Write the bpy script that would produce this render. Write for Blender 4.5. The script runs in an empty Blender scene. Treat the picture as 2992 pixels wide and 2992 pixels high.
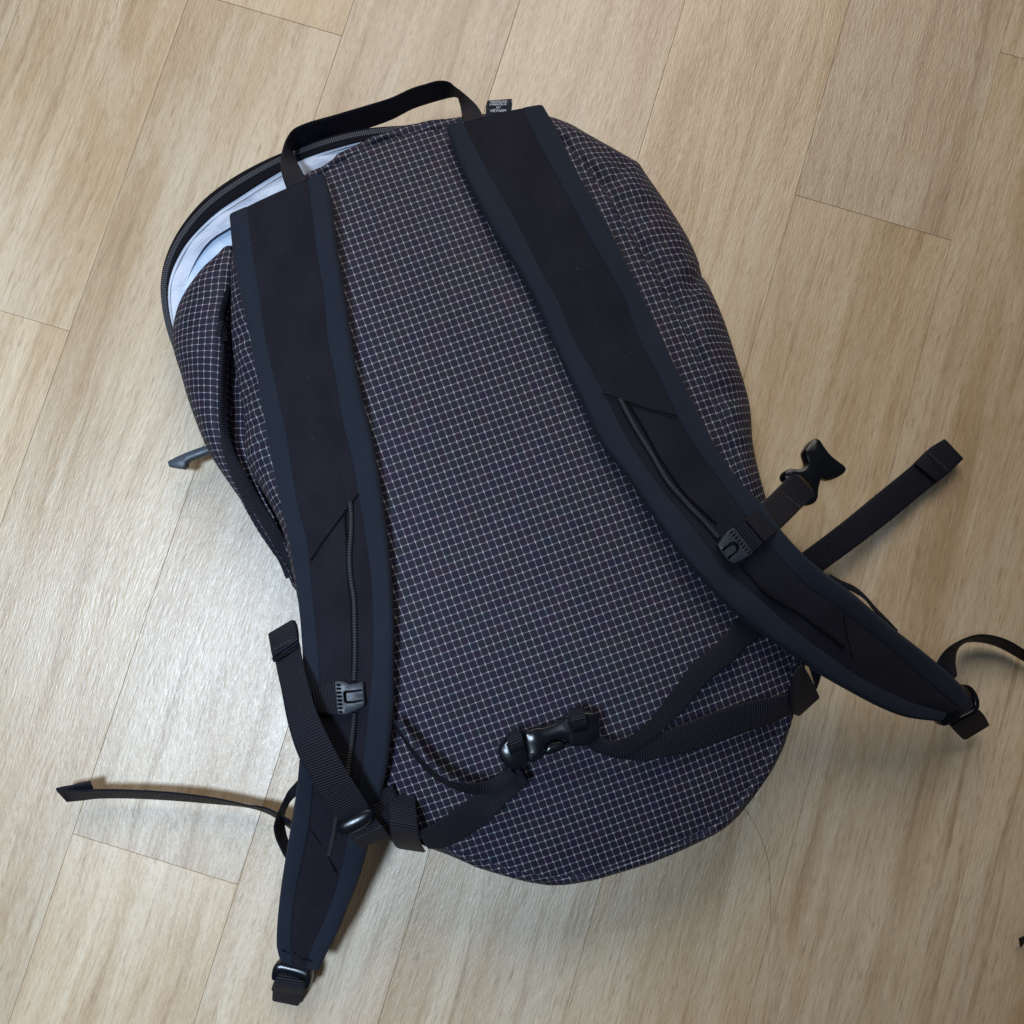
import bpy, bmesh, math, random
from mathutils import Vector, Matrix, noise
random.seed(7)
R = math.radians
sc = bpy.context.scene

# ------------------------------------------------------------------ camera
FPX, HALF = 2936.0, 1496.0            # focal length and half frame, in photo pixels
TILT, ROLL, DIST = R(6.0), R(5.0), 0.753
fw = Vector((0, math.sin(TILT), -math.cos(TILT)))
up0 = Vector((0, math.cos(TILT), math.sin(TILT)))
rt0 = Vector((1, 0, 0))
CAM = -fw * DIST
cr, sr = math.cos(ROLL), math.sin(ROLL)
rt = rt0 * cr + up0 * sr
up = up0 * cr - rt0 * sr
cam = bpy.data.cameras.new('camera'); camo = bpy.data.objects.new('camera', cam)
sc.collection.objects.link(camo); sc.camera = camo
camo.matrix_world = Matrix(((rt.x, up.x, -fw.x, CAM.x), (rt.y, up.y, -fw.y, CAM.y), (rt.z, up.z, -fw.z, CAM.z), (0, 0, 0, 1)))
cam.sensor_width = 36; cam.lens = 36 * FPX / (2 * HALF)
cam.clip_start = 0.02; cam.clip_end = 50

# ------------------------------------------------------------------ world, lamps, exposure
w = bpy.data.worlds.new('World'); sc.world = w; w.use_nodes = True
w.node_tree.nodes['Background'].inputs[0].default_value = (0.86, 0.93, 1.0, 1)
w.node_tree.nodes['Background'].inputs[1].default_value = 0.056
sc.view_settings.view_transform = 'Standard'; sc.view_settings.look = 'None'
sc.view_settings.exposure = 0; sc.view_settings.gamma = 1
sc.cycles.use_denoising = True
sc.cycles.max_bounces = 6

def lamp(name, kind, loc, target, energy, color, **kw):
    l = bpy.data.lights.new(name, kind); l.energy = energy; l.color = color
    for k, v in kw.items(): setattr(l, k, v)
    o = bpy.data.objects.new(name, l); sc.collection.objects.link(o)
    o.location = loc
    o.rotation_euler = (Vector(target) - Vector(loc)).to_track_quat('-Z', 'Y').to_euler()
    return o
lamp('window_light', 'AREA', (-0.18, 1.60, 1.65), (0, 0.1, 0), 33.0, (1.0, 0.935, 0.85), shape='RECTANGLE', size=1.6, size_y=1.2)
lamp('ceiling_lamp', 'SPOT', (-0.57, -0.29, 2.35), (-0.40, -0.21, 0), 235, (0.62, 0.79, 1.0), spot_size=R(36), spot_blend=1.0, shadow_soft_size=0.20)

# ------------------------------------------------------------------ photo pixel -> point at a height
def U(p, z):
    x = (p[0] - HALF) / FPX; y = -(p[1] - HALF) / FPX
    d = fw + rt * x + up * y
    t = (z - CAM.z) / d.z
    return CAM + d * t
S = 2992 / 1932.0
def k(pts): return [(x * S, y * S) for x, y in pts]
def zm(x0, y0, s, pts): return [(x0 + x / s, y0 + y / s) for x, y in pts]

# ------------------------------------------------------------------ materials
def newmat(name):
    m = bpy.data.materials.new(name); m.use_nodes = True
    nt = m.node_tree; b = nt.nodes['Principled BSDF']
    return m, nt, b
class N:
    """small node helper"""
    def __init__(s, nt): s.nt = nt
    def n(s, t, **kw):
        o = s.nt.nodes.new(t)
        for a, v in kw.items(): setattr(o, a, v)
        return o
    def l(s, a, b): s.nt.links.new(a, b)
    def m(s, op, a, b=None, c=None, clamp=False):
        o = s.n('ShaderNodeMath', operation=op); o.use_clamp = clamp
        for i, v in enumerate((a, b, c)):
            if v is None: continue
            if isinstance(v, (int, float)): o.inputs[i].default_value = v
            else: s.l(v, o.inputs[i])
        return o.outputs[0]
    def mix(s, f, a, b, t='MIX'):
        o = s.n('ShaderNodeMix', data_type='RGBA', blend_type=t)
        for i, v in ((0, f), (6, a), (7, b)):
            if isinstance(v, (int, float)): o.inputs[i].default_value = v
            elif isinstance(v, tuple): o.inputs[i].default_value = v + (1,) if len(v) == 3 else v
            else: s.l(v, o.inputs[i])
        return o.outputs[2]
    def noise(s, vec, scale, detail=3, rough=.5, dist=0, dim='3D'):
        o = s.n('ShaderNodeTexNoise', noise_dimensions=dim); s.l(vec, o.inputs['Vector'])
        o.inputs['Scale'].default_value = scale; o.inputs['Detail'].default_value = detail
        o.inputs['Roughness'].default_value = rough; o.inputs['Distortion'].default_value = dist
        return o.outputs[0]
    def mapr(s, v, a, b, c=0., d=1.):
        o = s.n('ShaderNodeMapRange'); s.l(v, o.inputs[0])
        for i, x in zip((1, 2, 3, 4), (a, b, c, d)): o.inputs[i].default_value = x
        return o.outputs[0]
    def mapping(s, vec, scale, loc=(0, 0, 0)):
        o = s.n('ShaderNodeMapping'); s.l(vec, o.inputs[0]); o.inputs['Scale'].default_value = scale
        o.inputs['Location'].default_value = loc
        return o.outputs[0]
    def bump(s, h, strength, dist, normal=None):
        o = s.n('ShaderNodeBump'); s.l(h, o.inputs['Height']); o.inputs['Strength'].default_value = strength
        o.inputs['Distance'].default_value = dist
        if normal is not None: s.l(normal, o.inputs['Normal'])
        return o.outputs[0]

def wood_mat():
    m, nt, b = newmat('vinyl_plank'); g = N(nt)
    oc = g.n('ShaderNodeTexCoord').outputs['Object']
    rnd = g.n('ShaderNodeObjectInfo').outputs['Random']
    off = g.n('ShaderNodeCombineXYZ'); g.l(g.m('MULTIPLY', rnd, 37.0), off.inputs[0]); g.l(g.m('MULTIPLY', rnd, 91.0), off.inputs[1])
    v0 = g.n('ShaderNodeVectorMath', operation='ADD'); g.l(oc, v0.inputs[0]); g.l(off.outputs[0], v0.inputs[1])
    v = v0.outputs[0]
    # knots: sparse cells that push the grain aside
    vk = g.mapping(v, (7.0, 3.2, 1))
    vor = g.n('ShaderNodeTexVoronoi'); g.l(vk, vor.inputs['Vector']); vor.inputs['Scale'].default_value = 1.0
    kd = vor.outputs['Distance']
    sep = g.n('ShaderNodeSeparateColor'); g.l(vor.outputs['Color'], sep.inputs[0])
    has = g.m('GREATER_THAN', sep.outputs[0], 0.66)
    near = g.m('MULTIPLY', has, g.mapr(kd, 0.0, 0.32, 1, 0))
    near2 = g.m('POWER', near, 2.0)
    wx = g.n('ShaderNodeSeparateXYZ'); g.l(v, wx.inputs[0])
    lown = g.noise(g.mapping(v, (7, 1.6, 1)), 1.0, 3, .55)
    warp = g.m('ADD', wx.outputs[0], g.m('ADD', g.m('MULTIPLY', lown, 0.045), g.m('MULTIPLY', near2, 0.030)))
    vv = g.n('ShaderNodeCombineXYZ'); g.l(warp, vv.inputs[0]); g.l(wx.outputs[1], vv.inputs[1])
    gv = vv.outputs[0]
    broad = g.noise(g.mapping(gv, (24, 1.5, 1)), 1.0, 4, .6)
    med = g.noise(g.mapping(gv, (95, 4.2, 1)), 1.0, 4, .62)
    fine = g.noise(g.mapping(gv, (470, 24, 1)), 1.0, 4, .68)
    blotch = g.noise(g.mapping(v, (16, 5, 1)), 1.0, 5, .62, .8)
    pore = g.noise(g.mapping(gv, (850, 62, 1), (3, 7, 0)), 1.0, 2, .5)
    c = g.mix(g.mapr(broad, .36, .66), (.455, .345, .222), (.620, .530, .395))
    c = g.mix(g.m('MULTIPLY', g.mapr(blotch, .46, .66), .5), c, (.645, .585, .480))
    c = g.mix(g.m('MULTIPLY', g.mapr(med, .46, .28), .85), c, (.345, .250, .155))
    c = g.mix(g.m('MULTIPLY', g.mapr(med, .52, .70), .55), c, (.690, .620, .490))
    c = g.mix(g.m('MULTIPLY', g.mapr(fine, .47, .30), .60), c, (.320, .235, .150))
    c = g.mix(g.m('MULTIPLY', g.mapr(fine, .55, .72), .36), c, (.720, .655, .540))
    pr = g.noise(g.mapping(gv, (330, 55, 1), (1, 4, 0)), 1.0, 2, .5)
    c = g.mix(g.m('MULTIPLY', g.mapr(pr, .40, .28), .45), c, (.300, .215, .135))
    ring = g.m('MULTIPLY', g.mapr(g.m('SINE', g.m('MULTIPLY', kd, 150.0)), -.2, 1), near2)
    c = g.mix(g.m('MULTIPLY', near2, .30), c, (.430, .320, .205))
    c = g.mix(g.m('MULTIPLY', ring, .42), c, (.340, .245, .155))
    # plank to plank tone
    hue = g.noise(off.outputs[0], 3.1, 0)
    crisp = g.noise(g.mapping(gv, (1150, 95, 1), (2, 9, 0)), 1.0, 2, .6)
    c = g.mix(g.m('MULTIPLY', g.mapr(crisp, .48, .32), .32), c, (.310, .225, .145))
    c = g.mix(g.m('MULTIPLY', g.mapr(crisp, .56, .72), .30), c, (.740, .665, .545))
    c = g.mix(1.0, c, (1.03, .985, .945), 'MULTIPLY')
    t1 = g.n('ShaderNodeHueSaturation'); g.l(c, t1.inputs['Color'])
    g.l(g.mapr(rnd, 0, 1, .91, 1.05), t1.inputs['Value']); g.l(g.mapr(hue, .3, .7, 1.00, 1.20), t1.inputs['Saturation'])
    g.l(t1.outputs[0], b.inputs['Base Color'])
    emb = g.noise(g.mapping(gv, (620, 130, 1), (9, 2, 0)), 1.0, 3, .6)
    h = g.m('ADD', g.m('MULTIPLY', emb, 1.0), g.m('MULTIPLY', pore, .6))
    g.l(g.mapr(emb, .3, .7, .33, .43), b.inputs['Roughness'])
    b.inputs['Specular IOR Level'].default_value = .80
    g.l(g.bump(h, .48, .0006), b.inputs['Normal'])
    return m

def grid_mat():
    """ripstop cloth: navy-black twill squares between broken pale threads; UV in cells"""
    m, nt, b = newmat('ripstop_cloth'); g = N(nt)
    uv = g.n('ShaderNodeUVMap').outputs[0]
    sp = g.n('ShaderNodeSeparateXYZ'); g.l(uv, sp.inputs[0]); u, v = sp.outputs[0], sp.outputs[1]
    ui = g.m('ROUND', u); vi = g.m('ROUND', v)
    du = g.m('ABSOLUTE', g.m('SUBTRACT', u, ui)); dv = g.m('ABSOLUTE', g.m('SUBTRACT', v, vi))
    def soft(d, wd, s=.02): return g.mapr(d, wd - s, wd + s, 1, 0)
    dotu = g.mapr(g.m('SINE', g.m('MULTIPLY', u, 2 * math.pi * 6)), -.3, .3, .52, 1)
    dotv = g.mapr(g.m('SINE', g.m('MULTIPLY', v, 2 * math.pi * 6)), -.3, .3, .52, 1)
    lv = g.m('MULTIPLY', soft(dv, .046), dotu)      # threads along u
    lu = g.m('MULTIPLY', soft(du, .042), dotv)      # threads along v
    par = g.m('PINGPONG', g.m('ADD', ui, vi), 1.0)
    hd = g.m('MULTIPLY', g.m('MULTIPLY', soft(dv, .065), soft(du, .15)), par)
    vd = g.m('MULTIPLY', g.m('MULTIPLY', soft(du, .065), soft(dv, .19)), g.m('SUBTRACT', 1.0, par))
    line = g.m('MAXIMUM', g.m('MULTIPLY', g.m('MAXIMUM', lv, lu), .40), g.m('MULTIPLY', g.m('MAXIMUM', hd, vd), .80))
    # colour of each thread stretch and each square
    cell = g.n('ShaderNodeCombineXYZ'); g.l(g.m('FLOOR', u), cell.inputs[0]); g.l(g.m('FLOOR', v), cell.inputs[1])
    wn = g.n('ShaderNodeTexWhiteNoise', noise_dimensions='2D'); g.l(cell.outputs[0], wn.inputs['Vector'])
    thr = g.mix(.14, (.50, .48, .545), wn.outputs['Color'])
    drift = g.noise(g.mapping(uv, (.33, .33, 1)), 1.0, 2, .6)
    sq = g.mix(g.mapr(drift, .35, .65), (.0105, .0115, .0250), (.0175, .0125, .0275))
    sq = g.mix(.004, sq, wn.outputs['Color'])
    tw = g.m('SINE', g.m('MULTIPLY', g.m('ADD', g.m('MULTIPLY', u, 1.7), v), 2 * math.pi * 6))
    sq = g.mix(g.m('MULTIPLY', g.mapr(tw, -.2, 1), .16), sq, (.030, .030, .062))
    g.l(g.mix(line, sq, thr), b.inputs['Base Color'])
    b.inputs['Roughness'].default_value = .62
    b.inputs['Specular IOR Level'].default_value = .18
    b.inputs['Sheen Weight'].default_value = .0; b.inputs['Sheen Roughness'].default_value = .4
    g.l(g.bump(g.m('ADD', line, g.m('MULTIPLY', tw, .18)), .35, .0004), b.inputs['Normal'])
    return m

def web_mat():
    """woven webbing: ribs across the band; UV in metres"""
    m, nt, b = newmat('black_webbing'); g = N(nt)
    uv = g.n('ShaderNodeUVMap').outputs[0]
    sp = g.n('ShaderNodeSeparateXYZ'); g.l(uv, sp.inputs[0]); u, v = sp.outputs[0], sp.outputs[1]
    rib = g.m('SINE', g.m('MULTIPLY', u, 2 * math.pi / .00165))
    rr = g.mapr(rib, -.6, .9)
    th = g.m('SINE', g.m('MULTIPLY', v, 2 * math.pi / .0007))
    nz = g.noise(g.mapping(uv, (900, 900, 1)), 1.0, 2)
    c = g.mix(rr, (.0030, .0030, .0055), (.0190, .0195, .0340))
    c = g.mix(g.m('MULTIPLY', g.mapr(nz, .5, .8), .30), c, (.034, .036, .052))
    g.l(c, b.inputs['Base Color'])
    b.inputs['Roughness'].default_value = .52; b.inputs['Specular IOR Level'].default_value = .22
    g.l(g.bump(g.m('ADD', rr, g.m('MULTIPLY', th, .12)), .8, .0006), b.inputs['Normal'])
    return m

def cloth_mat(name, col, col2, rough=.85, tw=0, sheen=.1, bump=.2):
    m, nt, b = newmat(name); g = N(nt)
    uv = g.n('ShaderNodeUVMap').outputs[0]
    sp = g.n('ShaderNodeSeparateXYZ'); g.l(uv, sp.inputs[0]); u, v = sp.outputs[0], sp.outputs[1]
    fine = g.noise(g.mapping(uv, (1500, 1500, 1)), 1.0, 3)
    low = g.noise(g.mapping(uv, (28, 45, 1)), 1.0, 4)
    f = g.m('ADD', g.m('MULTIPLY', g.mapr(fine, .35, .7), .55), g.m('MULTIPLY', g.mapr(low, .3, .7), .35))
    if tw:
        tl = g.m('SINE', g.m('MULTIPLY', g.m('ADD', u, v), 2 * math.pi / tw))
        f = g.m('MULTIPLY', f, g.mapr(tl, -1, 1, .45, 1.3)); hgt = g.m('ADD', fine, tl)
    else: hgt = fine
    c = g.mix(f, col, col2)
    lint = g.noise(g.mapping(uv, (420, 420, 1), (5, 1, 0)), 1.0, 1)
    c = g.mix(g.m('MULTIPLY', g.mapr(lint, .76, .84), .25), c, (.30, .30, .34))
    g.l(c, b.inputs['Base Color'])
    b.inputs['Roughness'].default_value = rough; b.inputs['Specular IOR Level'].default_value = .12
    b.inputs['Sheen Weight'].default_value = sheen; b.inputs['Sheen Roughness'].default_value = .5
    nb = g.bump(hgt, bump, .0003)
    if 'lining' in name:
        cr_ = g.noise(g.mapping(uv, (60, 95, 1)), 1.0, 3, .5, .6); nb = g.bump(cr_, .5, .005, nb)
    g.l(nb, b.inputs['Normal'])
    return m

def plastic_mat(name, col, rough):
    m, nt, b = newmat(name); g = N(nt); b.inputs['Specular IOR Level'].default_value = .27
    oc = g.n('ShaderNodeTexCoord').outputs['Object']
    nz = g.noise(oc, 900, 3); sc_ = g.noise(oc, 120, 4, .6)
    b.inputs['Base Color'].default_value = col + (1,)
    g.l(g.mapr(sc_, .3, .7, rough * .8, rough * 1.25), b.inputs['Roughness'])
    g.l(g.bump(nz, .12, .0002), b.inputs['Normal'])
    return m

def ripstop_white():
    m, nt, b = newmat('lining_cloth_blue'); g = N(nt)
    uv = g.n('ShaderNodeUVMap').outputs[0]
    sp = g.n('ShaderNodeSeparateXYZ'); g.l(uv, sp.inputs[0])
    a = g.m('ABSOLUTE', g.m('SINE', g.m('MULTIPLY', sp.outputs[0], math.pi / .006)))
    c_ = g.m('ABSOLUTE', g.m('SINE', g.m('MULTIPLY', sp.outputs[1], math.pi / .006)))
    ln = g.mapr(g.m('MINIMUM', a, c_), 0, .12, 1, 0)
    low = g.noise(g.mapping(uv, (60, 25, 1)), 1.0, 4)
    c = g.mix(g.mapr(low, .3, .7), (.38, .52, .74), (.62, .74, .90))
    c = g.mix(g.m('MULTIPLY', ln, .3), c, (.75, .82, .92))
    g.l(c, b.inputs['Base Color']); b.inputs['Roughness'].default_value = .6
    g.l(g.bump(low, .5, .003), b.inputs['Normal'])
    return m

M = dict(
    wood=wood_mat(), grid=grid_mat(), web=web_mat(),
    bind=cloth_mat('slate_binding', (.0130, .0170, .0280), (.0205, .0262, .0410), .9, 0, .04, .15),
    mesh=cloth_mat('black_twill_pad', (.0070, .0068, .0115), (.0260, .0250, .0380), .85, .0016, .02, .5),
    black=cloth_mat('black_tape', (.004, .004, .006), (.015, .015, .022), .75, .0011, .0, .5),
    seam=cloth_mat('dark_seam_thread', (.002, .002, .003), (.006, .006, .008), .9, 0, 0, .1),
    lining=cloth_mat('white_lining', (.56, .62, .76), (.72, .77, .88), .7, 0, .05, .1),
    lining2=ripstop_white(),
    plastic=plastic_mat('black_plastic', (.0045, .0055, .0085), .20),
    gplastic=plastic_mat('matt_grey_plastic', (.022, .028, .037), .42),
    lpull=plastic_mat('slate_plastic', (.050, .065, .085), .35),
    under=plastic_mat('subfloor_grey', (.22, .165, .11), .8),
    teeth=plastic_mat('zipper_teeth_plastic', (.085, .088, .105), .3),
    label=cloth_mat('care_label_cloth', (.012, .015, .022), (.028, .034, .048), .7, 0, 0, .1),
    print=plastic_mat('white_print', (.60, .64, .72), .6),
    hair=plastic_mat('hair_brown', (.055, .038, .028), .5),
)

# ------------------------------------------------------------------ object helpers
def link(name, me, mat, parent=None, **props):
    o = bpy.data.objects.new(name, me); sc.collection.objects.link(o)
    if mat: me.materials.append(mat)
    if parent: o.parent = parent
    for a, v_ in props.items(): o[a] = v_
    return o
def lerp(a, b, t): return a + (b - a) * t
def zat(z, t):
    if isinstance(z, (int, float)): return z
    x = t * (len(z) - 1); i = min(int(x), len(z) - 2)
    return lerp(z[i], z[i + 1], x - i)
def catmull(P, n, closed=False):
    """resample a polyline of vectors smoothly to n points, even in arc length"""
    P = [Vector(p) for p in P]; m = len(P); out = []
    segs = m if closed else m - 1
    for i in range(segs):
        if closed: p0, p1, p2, p3 = P[(i - 1) % m], P[i], P[(i + 1) % m], P[(i + 2) % m]
        else:
            p1, p2 = P[i], P[i + 1]
            p0 = P[i - 1] if i else p1 * 2 - p2
            p3 = P[i + 2] if i + 2 < m else p2 * 2 - p1
        d1 = max((p1 - p0).length, 1e-6) ** .5; d2 = max((p2 - p1).length, 1e-6) ** .5; d3 = max((p3 - p2).length, 1e-6) ** .5
        b1 = p1 + ((p2 - p0) / (d1 + d2) - (p1 - p0) / d1 + (p2 - p1) / d2) * 0  # kept simple
        for j in range(10):
            t = j / 10
            t2, t3 = t * t, t * t * t
            # centripetal tangents
            m1 = ((p1 - p0) / d1 - (p2 - p0) / (d1 + d2) + (p2 - p1) / d2) * d2
            m2 = ((p2 - p1) / d2 - (p3 - p1) / (d2 + d3) + (p3 - p2) / d3) * d2
            out.append((2 * t3 - 3 * t2 + 1) * p1 + (t3 - 2 * t2 + t) * m1 + (-2 * t3 + 3 * t2) * p2 + (t3 - t2) * m2)
    out.append(P[0].copy() if closed else P[-1].copy())
    if n is None: return out
    L = [0.0]
    for a, b in zip(out, out[1:]): L.append(L[-1] + (b - a).length)
    res = []; j = 0
    cnt = n if closed else n - 1
    for i in range(n):
        d = L[-1] * i / cnt
        while j < len(L) - 2 and L[j + 1] < d: j += 1
        seg = L[j + 1] - L[j]
        res.append(out[j].lerp(out[j + 1], (d - L[j]) / seg if seg > 1e-9 else 0))
    return res
def px3(pts, z):
    """photo points to 3-D at heights z (number, or list spread along the line)"""
    c = len(pts)
    return [U(p, z[i] if isinstance(z, (list, tuple)) and len(z) == c else zat(z, i / (c - 1))) for i, p in enumerate(pts)]

PF_FLAT = [(0, .3), (.03, .85), (.1, 1), (.5, 1), (.9, 1), (.97, .85), (1, .3)]
def solid_ribbon(name, A3, B3, th, mat, parent, uv_scale=1.0, n=60, pf=PF_FLAT, crown=0, nrm_up=True, edge=(1, 1), wob=0, **props):
    """closed band between two 3-D edge lines; UV in metres (along, across)"""
    if len(A3) == len(B3) and len(A3) > 1:
        # sample both edges at the same index parameter
        JA, JB = catmull(A3, None), catmull(B3, None)
        C = [(a + b) / 2 for a, b in zip(JA, JB)]
        L = [0.0]
        for a, b in zip(C, C[1:]): L.append(L[-1] + (b - a).length)
        A, B = [], []; j = 0
        for i in range(n):
            d = L[-1] * i / (n - 1)
            while j < len(L) - 2 and L[j + 1] < d: j += 1
            f = (d - L[j]) / max(L[j + 1] - L[j], 1e-9)
            A.append(JA[j].lerp(JA[j + 1], f)); B.append(JB[j].lerp(JB[j + 1], f))
    else:
        A, B = catmull(A3, n), catmull(B3, n)
    bm = bmesh.new(); uvl = bm.loops.layers.uv.new('UVMap')
    top, bot, uvs = [], [], []
    ln = 0
    for i in range(n):
        c0 = (A[i] + B[i]) / 2
        if i: ln += (c0 - prev).length
        prev = c0
        i0, i1 = max(i - 1, 0), min(i + 1, n - 1)
        tan = ((A[i1] + B[i1]) - (A[i0] + B[i0])).normalized()
        acr = (B[i] - A[i])
        nn = tan.cross(acr)
        if nn.length < 1e-9: nn = Vector((0, 0, 1))
        nn.normalize()
        if nn.z < 0: nn = -nn
        tr, br, ur = [], [], []
        for s, f in pf:
            if s < .5 and edge[0] == 0: f = 1
            if s > .5 and edge[1] == 0: f = 1
            p = A[i].lerp(B[i], s)
            cz = crown * (1 - (2 * s - 1) ** 2)
            if wob: p = p + nn * (wob * noise.noise(p * 45) * math.sin(math.pi * s))
            tr.append(bm.verts.new(p + nn * (th * (f - .5) + cz))); br.append(bm.verts.new(p - nn * th * (.5 if f >= .99 else .5 * f)))
            ur.append((ln * uv_scale, s * acr.length * uv_scale))
        top.append(tr); bot.append(br); uvs.append(ur)
    K = len(pf)
    def face(vs, us):
        try: f = bm.faces.new(vs)
        except ValueError: return
        f.smooth = True
        for lp, q in zip(f.loops, us): lp[uvl].uv = q
    for i in range(n - 1):
        for j in range(K - 1):
            q = [(i, j), (i + 1, j), (i + 1, j + 1), (i, j + 1)]
            face([top[a][b] for a, b in q], [uvs[a][b] for a, b in q])
            face([bot[a][b] for a, b in reversed(q)], [uvs[a][b] for a, b in reversed(q)])
        for j in (0, K - 1):
            face([top[i][j], top[i + 1][j], bot[i + 1][j], bot[i][j]], [uvs[i][j], uvs[i + 1][j], uvs[i + 1][j], uvs[i][j]])
    for i in (0, n - 1):
        for j in range(K - 1):
            face([top[i][j], top[i][j + 1], bot[i][j + 1], bot[i][j]], [uvs[i][j], uvs[i][j + 1], uvs[i][j + 1], uvs[i][j]])
    bmesh.ops.recalc_face_normals(bm, faces=bm.faces)
    me = bpy.data.meshes.new(name); bm.to_mesh(me); bm.free()
    me.set_sharp_from_angle(angle=R(50))
    return link(name, me, mat, parent, **props)

def webbing(name, A, B, zA, zB, parent, n=60, th=.0013, mat=None, **props):
    return solid_ribbon(name, px3(A, zA), px3(B, zB), th, mat or M['web'], parent, n=n, **props)

def tube(name, P3, rad, mat, parent, n=80, seg=8, **props):
    P = catmull(P3, n); bm = bmesh.new(); uvl = bm.loops.layers.uv.new('UVMap'); rings = []; ln = 0
    for i, p in enumerate(P):
        if i: ln += (p - P[i - 1]).length
        t = (P[min(i + 1, n - 1)] - P[max(i - 1, 0)]).normalized()
        sx = t.cross(Vector((0, 0, 1)))
        sx = sx.normalized() if sx.length > 1e-6 else Vector((1, 0, 0)); sy = sx.cross(t)
        r = zat(rad, i / (n - 1))
        rings.append(([bm.verts.new(p + sx * r * math.cos(2 * math.pi * a / seg) + sy * r * math.sin(2 * math.pi * a / seg)) for a in range(seg)], ln))
    for (r0, l0), (r1, l1) in zip(rings, rings[1:]):
        for a in range(seg):
            f = bm.faces.new((r0[a], r0[(a + 1) % seg], r1[(a + 1) % seg], r1[a])); f.smooth = True
            for lp, q in zip(f.loops, ((l0, a * .001), (l0, a * .001 + .001), (l1, a * .001 + .001), (l1, a * .001))): lp[uvl].uv = q
    bm.faces.new(rings[0][0]); bm.faces.new(rings[-1][0])
    bmesh.ops.recalc_face_normals(bm, faces=bm.faces)
    me = bpy.data.meshes.new(name); bm.to_mesh(me); bm.free()
    return link(name, me, mat, parent, **props)

def inset(P, d):
    """shift each vertex of a closed 2-D outline (counter-clockwise) inwards by d"""
    n = len(P); out = []
    for i in range(n):
        a, b, c = P[i - 1], P[i], P[(i + 1) % n]
        e1 = (b - a).normalized(); e2 = (c - b).normalized()
        n1 = Vector((-e1.y, e1.x)); n2 = Vector((-e2.y, e2.x)); nn = n1 + n2
        nn = nn.normalized() if nn.length > 1e-6 else n1
        kf = min(1 / max(nn.dot(n1), .5), 1.6)
        out.append(b + nn * d * kf)
    return out
def area(P): return sum(P[i - 1].x * P[i].y - P[i].x * P[i - 1].y for i in range(len(P))) / 2
def plate(name, outline, holes, z0, z1, mat, parent, r=.0008, smooth=True, tilt=None, res=3, dome=0, **props):
    """moulded plate with rounded upper edge and cut-outs; outline in photo pixels seen at height z1"""
    def conv(pts, sm):
        P = [U(p, z1).to_2d() for p in pts]
        if sm:
            Q = catmull([Vector((p.x, p.y, 0)) for p in P], len(P) * res, closed=True); P = [q.to_2d() for q in Q]
        if area(P) < 0: P.reverse()
        return P
    outl = conv(outline, smooth); hs = [conv(h, False) for h in holes]
    cx = sum((p for p in outl), Vector((0, 0))) / len(outl)
    rad = max((p - cx).length for p in outl)
    def Z(p, z): return z + (tilt(p) if tilt else 0) + dome * (1 - min(1, (p - cx).length / rad) ** 2)
    bm = bmesh.new()
    def loop(P, z): return [bm.verts.new((p.x, p.y, Z(p, z))) for p in P]
    def bridge(a, b):
        for i in range(len(a)):
            j = (i + 1) % len(a)
            f = bm.faces.new((a[i], a[j], b[j], b[i])); f.smooth = True
    tops = []
    L0 = loop(outl, z0); L1 = loop(outl, z1 - r); L2 = loop(inset(outl, r * .3), z1 - r * .3); L3 = loop(inset(outl, r), z1)
    bridge(L0, L1); bridge(L1, L2); bridge(L2, L3); tops.append(L3); bots = [L0]
    for h in hs:
        rr = min(r, .0003)
        H1 = loop(inset(h, -rr), z1); H0 = loop(h, z1 - rr); Hb = loop(h, z0)
        bridge(H1, H0); bridge(H0, Hb); tops.append(H1); bots.append(Hb)
    for loops in (tops, bots):
        ed = []
        for l in loops:
            for i in range(len(l)):
                e = bm.edges.get((l[i], l[(i + 1) % len(l)])) or bm.edges.new((l[i], l[(i + 1) % len(l)]))
                ed.append(e)
        res_ = bmesh.ops.triangle_fill(bm, use_beauty=True, use_dissolve=False, edges=ed)
        for g_ in res_['geom']:
            if isinstance(g_, bmesh.types.BMFace): g_.smooth = dome > .0005
    bmesh.ops.recalc_face_normals(bm, faces=bm.faces)
    me = bpy.data.meshes.new(name); bm.to_mesh(me); bm.free()
    me.set_sharp_from_angle(angle=R(38))
    return link(name, me, mat, parent, **props)

# ------------------------------------------------------------------ floor: planks laid in staggered rows
floor_me = bpy.data.meshes.new('floor')
zf = -.0013
floor_me.from_pydata([(-3, -3, zf), (3, -3, zf), (3, 3, zf), (-3, 3, zf)], [], [(0, 1, 2, 3)])
floor = link('floor', floor_me, M['under']); floor['kind'] = 'structure'
PA = R(11.75)
nx = Vector((math.cos(PA), -math.sin(PA))); ny = Vector((math.sin(PA), math.cos(PA)))
PW, PL = .12535, .915
seam0 = -.36197                         # the seam that meets the frame's top edge at a fifth of its width
def ycoord(p): return U(p, 0).to_2d().dot(ny)
joint = {-1: ycoord((100, 937)), 0: ycoord((820, 53)), 1: ycoord((458, 2512)), 4: ycoord((2545, 634)), 5: ycoord((2950, 160))}
def plank_mesh(Lh):
    bm = bmesh.new(); gx = PW / 2 - .00010; gy = Lh / 2 - .00010; b_ = .00020
    lv = []
    for z_, i_ in ((-.0012, 0), (-b_, 0), (0, b_)):
        lv.append([bm.verts.new((sx * (gx - i_), sy * (gy - i_), z_)) for sx, sy in ((-1, -1), (1, -1), (1, 1), (-1, 1))])
    for a, b in zip(lv, lv[1:]):
        for i in range(4): bm.faces.new((a[i], a[(i + 1) % 4], b[(i + 1) % 4], b[i]))
    bm.faces.new(lv[-1]); bm.faces.new(list(reversed(lv[0])))
    me = bpy.data.meshes.new('plank'); bm.to_mesh(me); bm.free(); me.materials.append(M['wood']); return me
pm = plank_mesh(PL)
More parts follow.
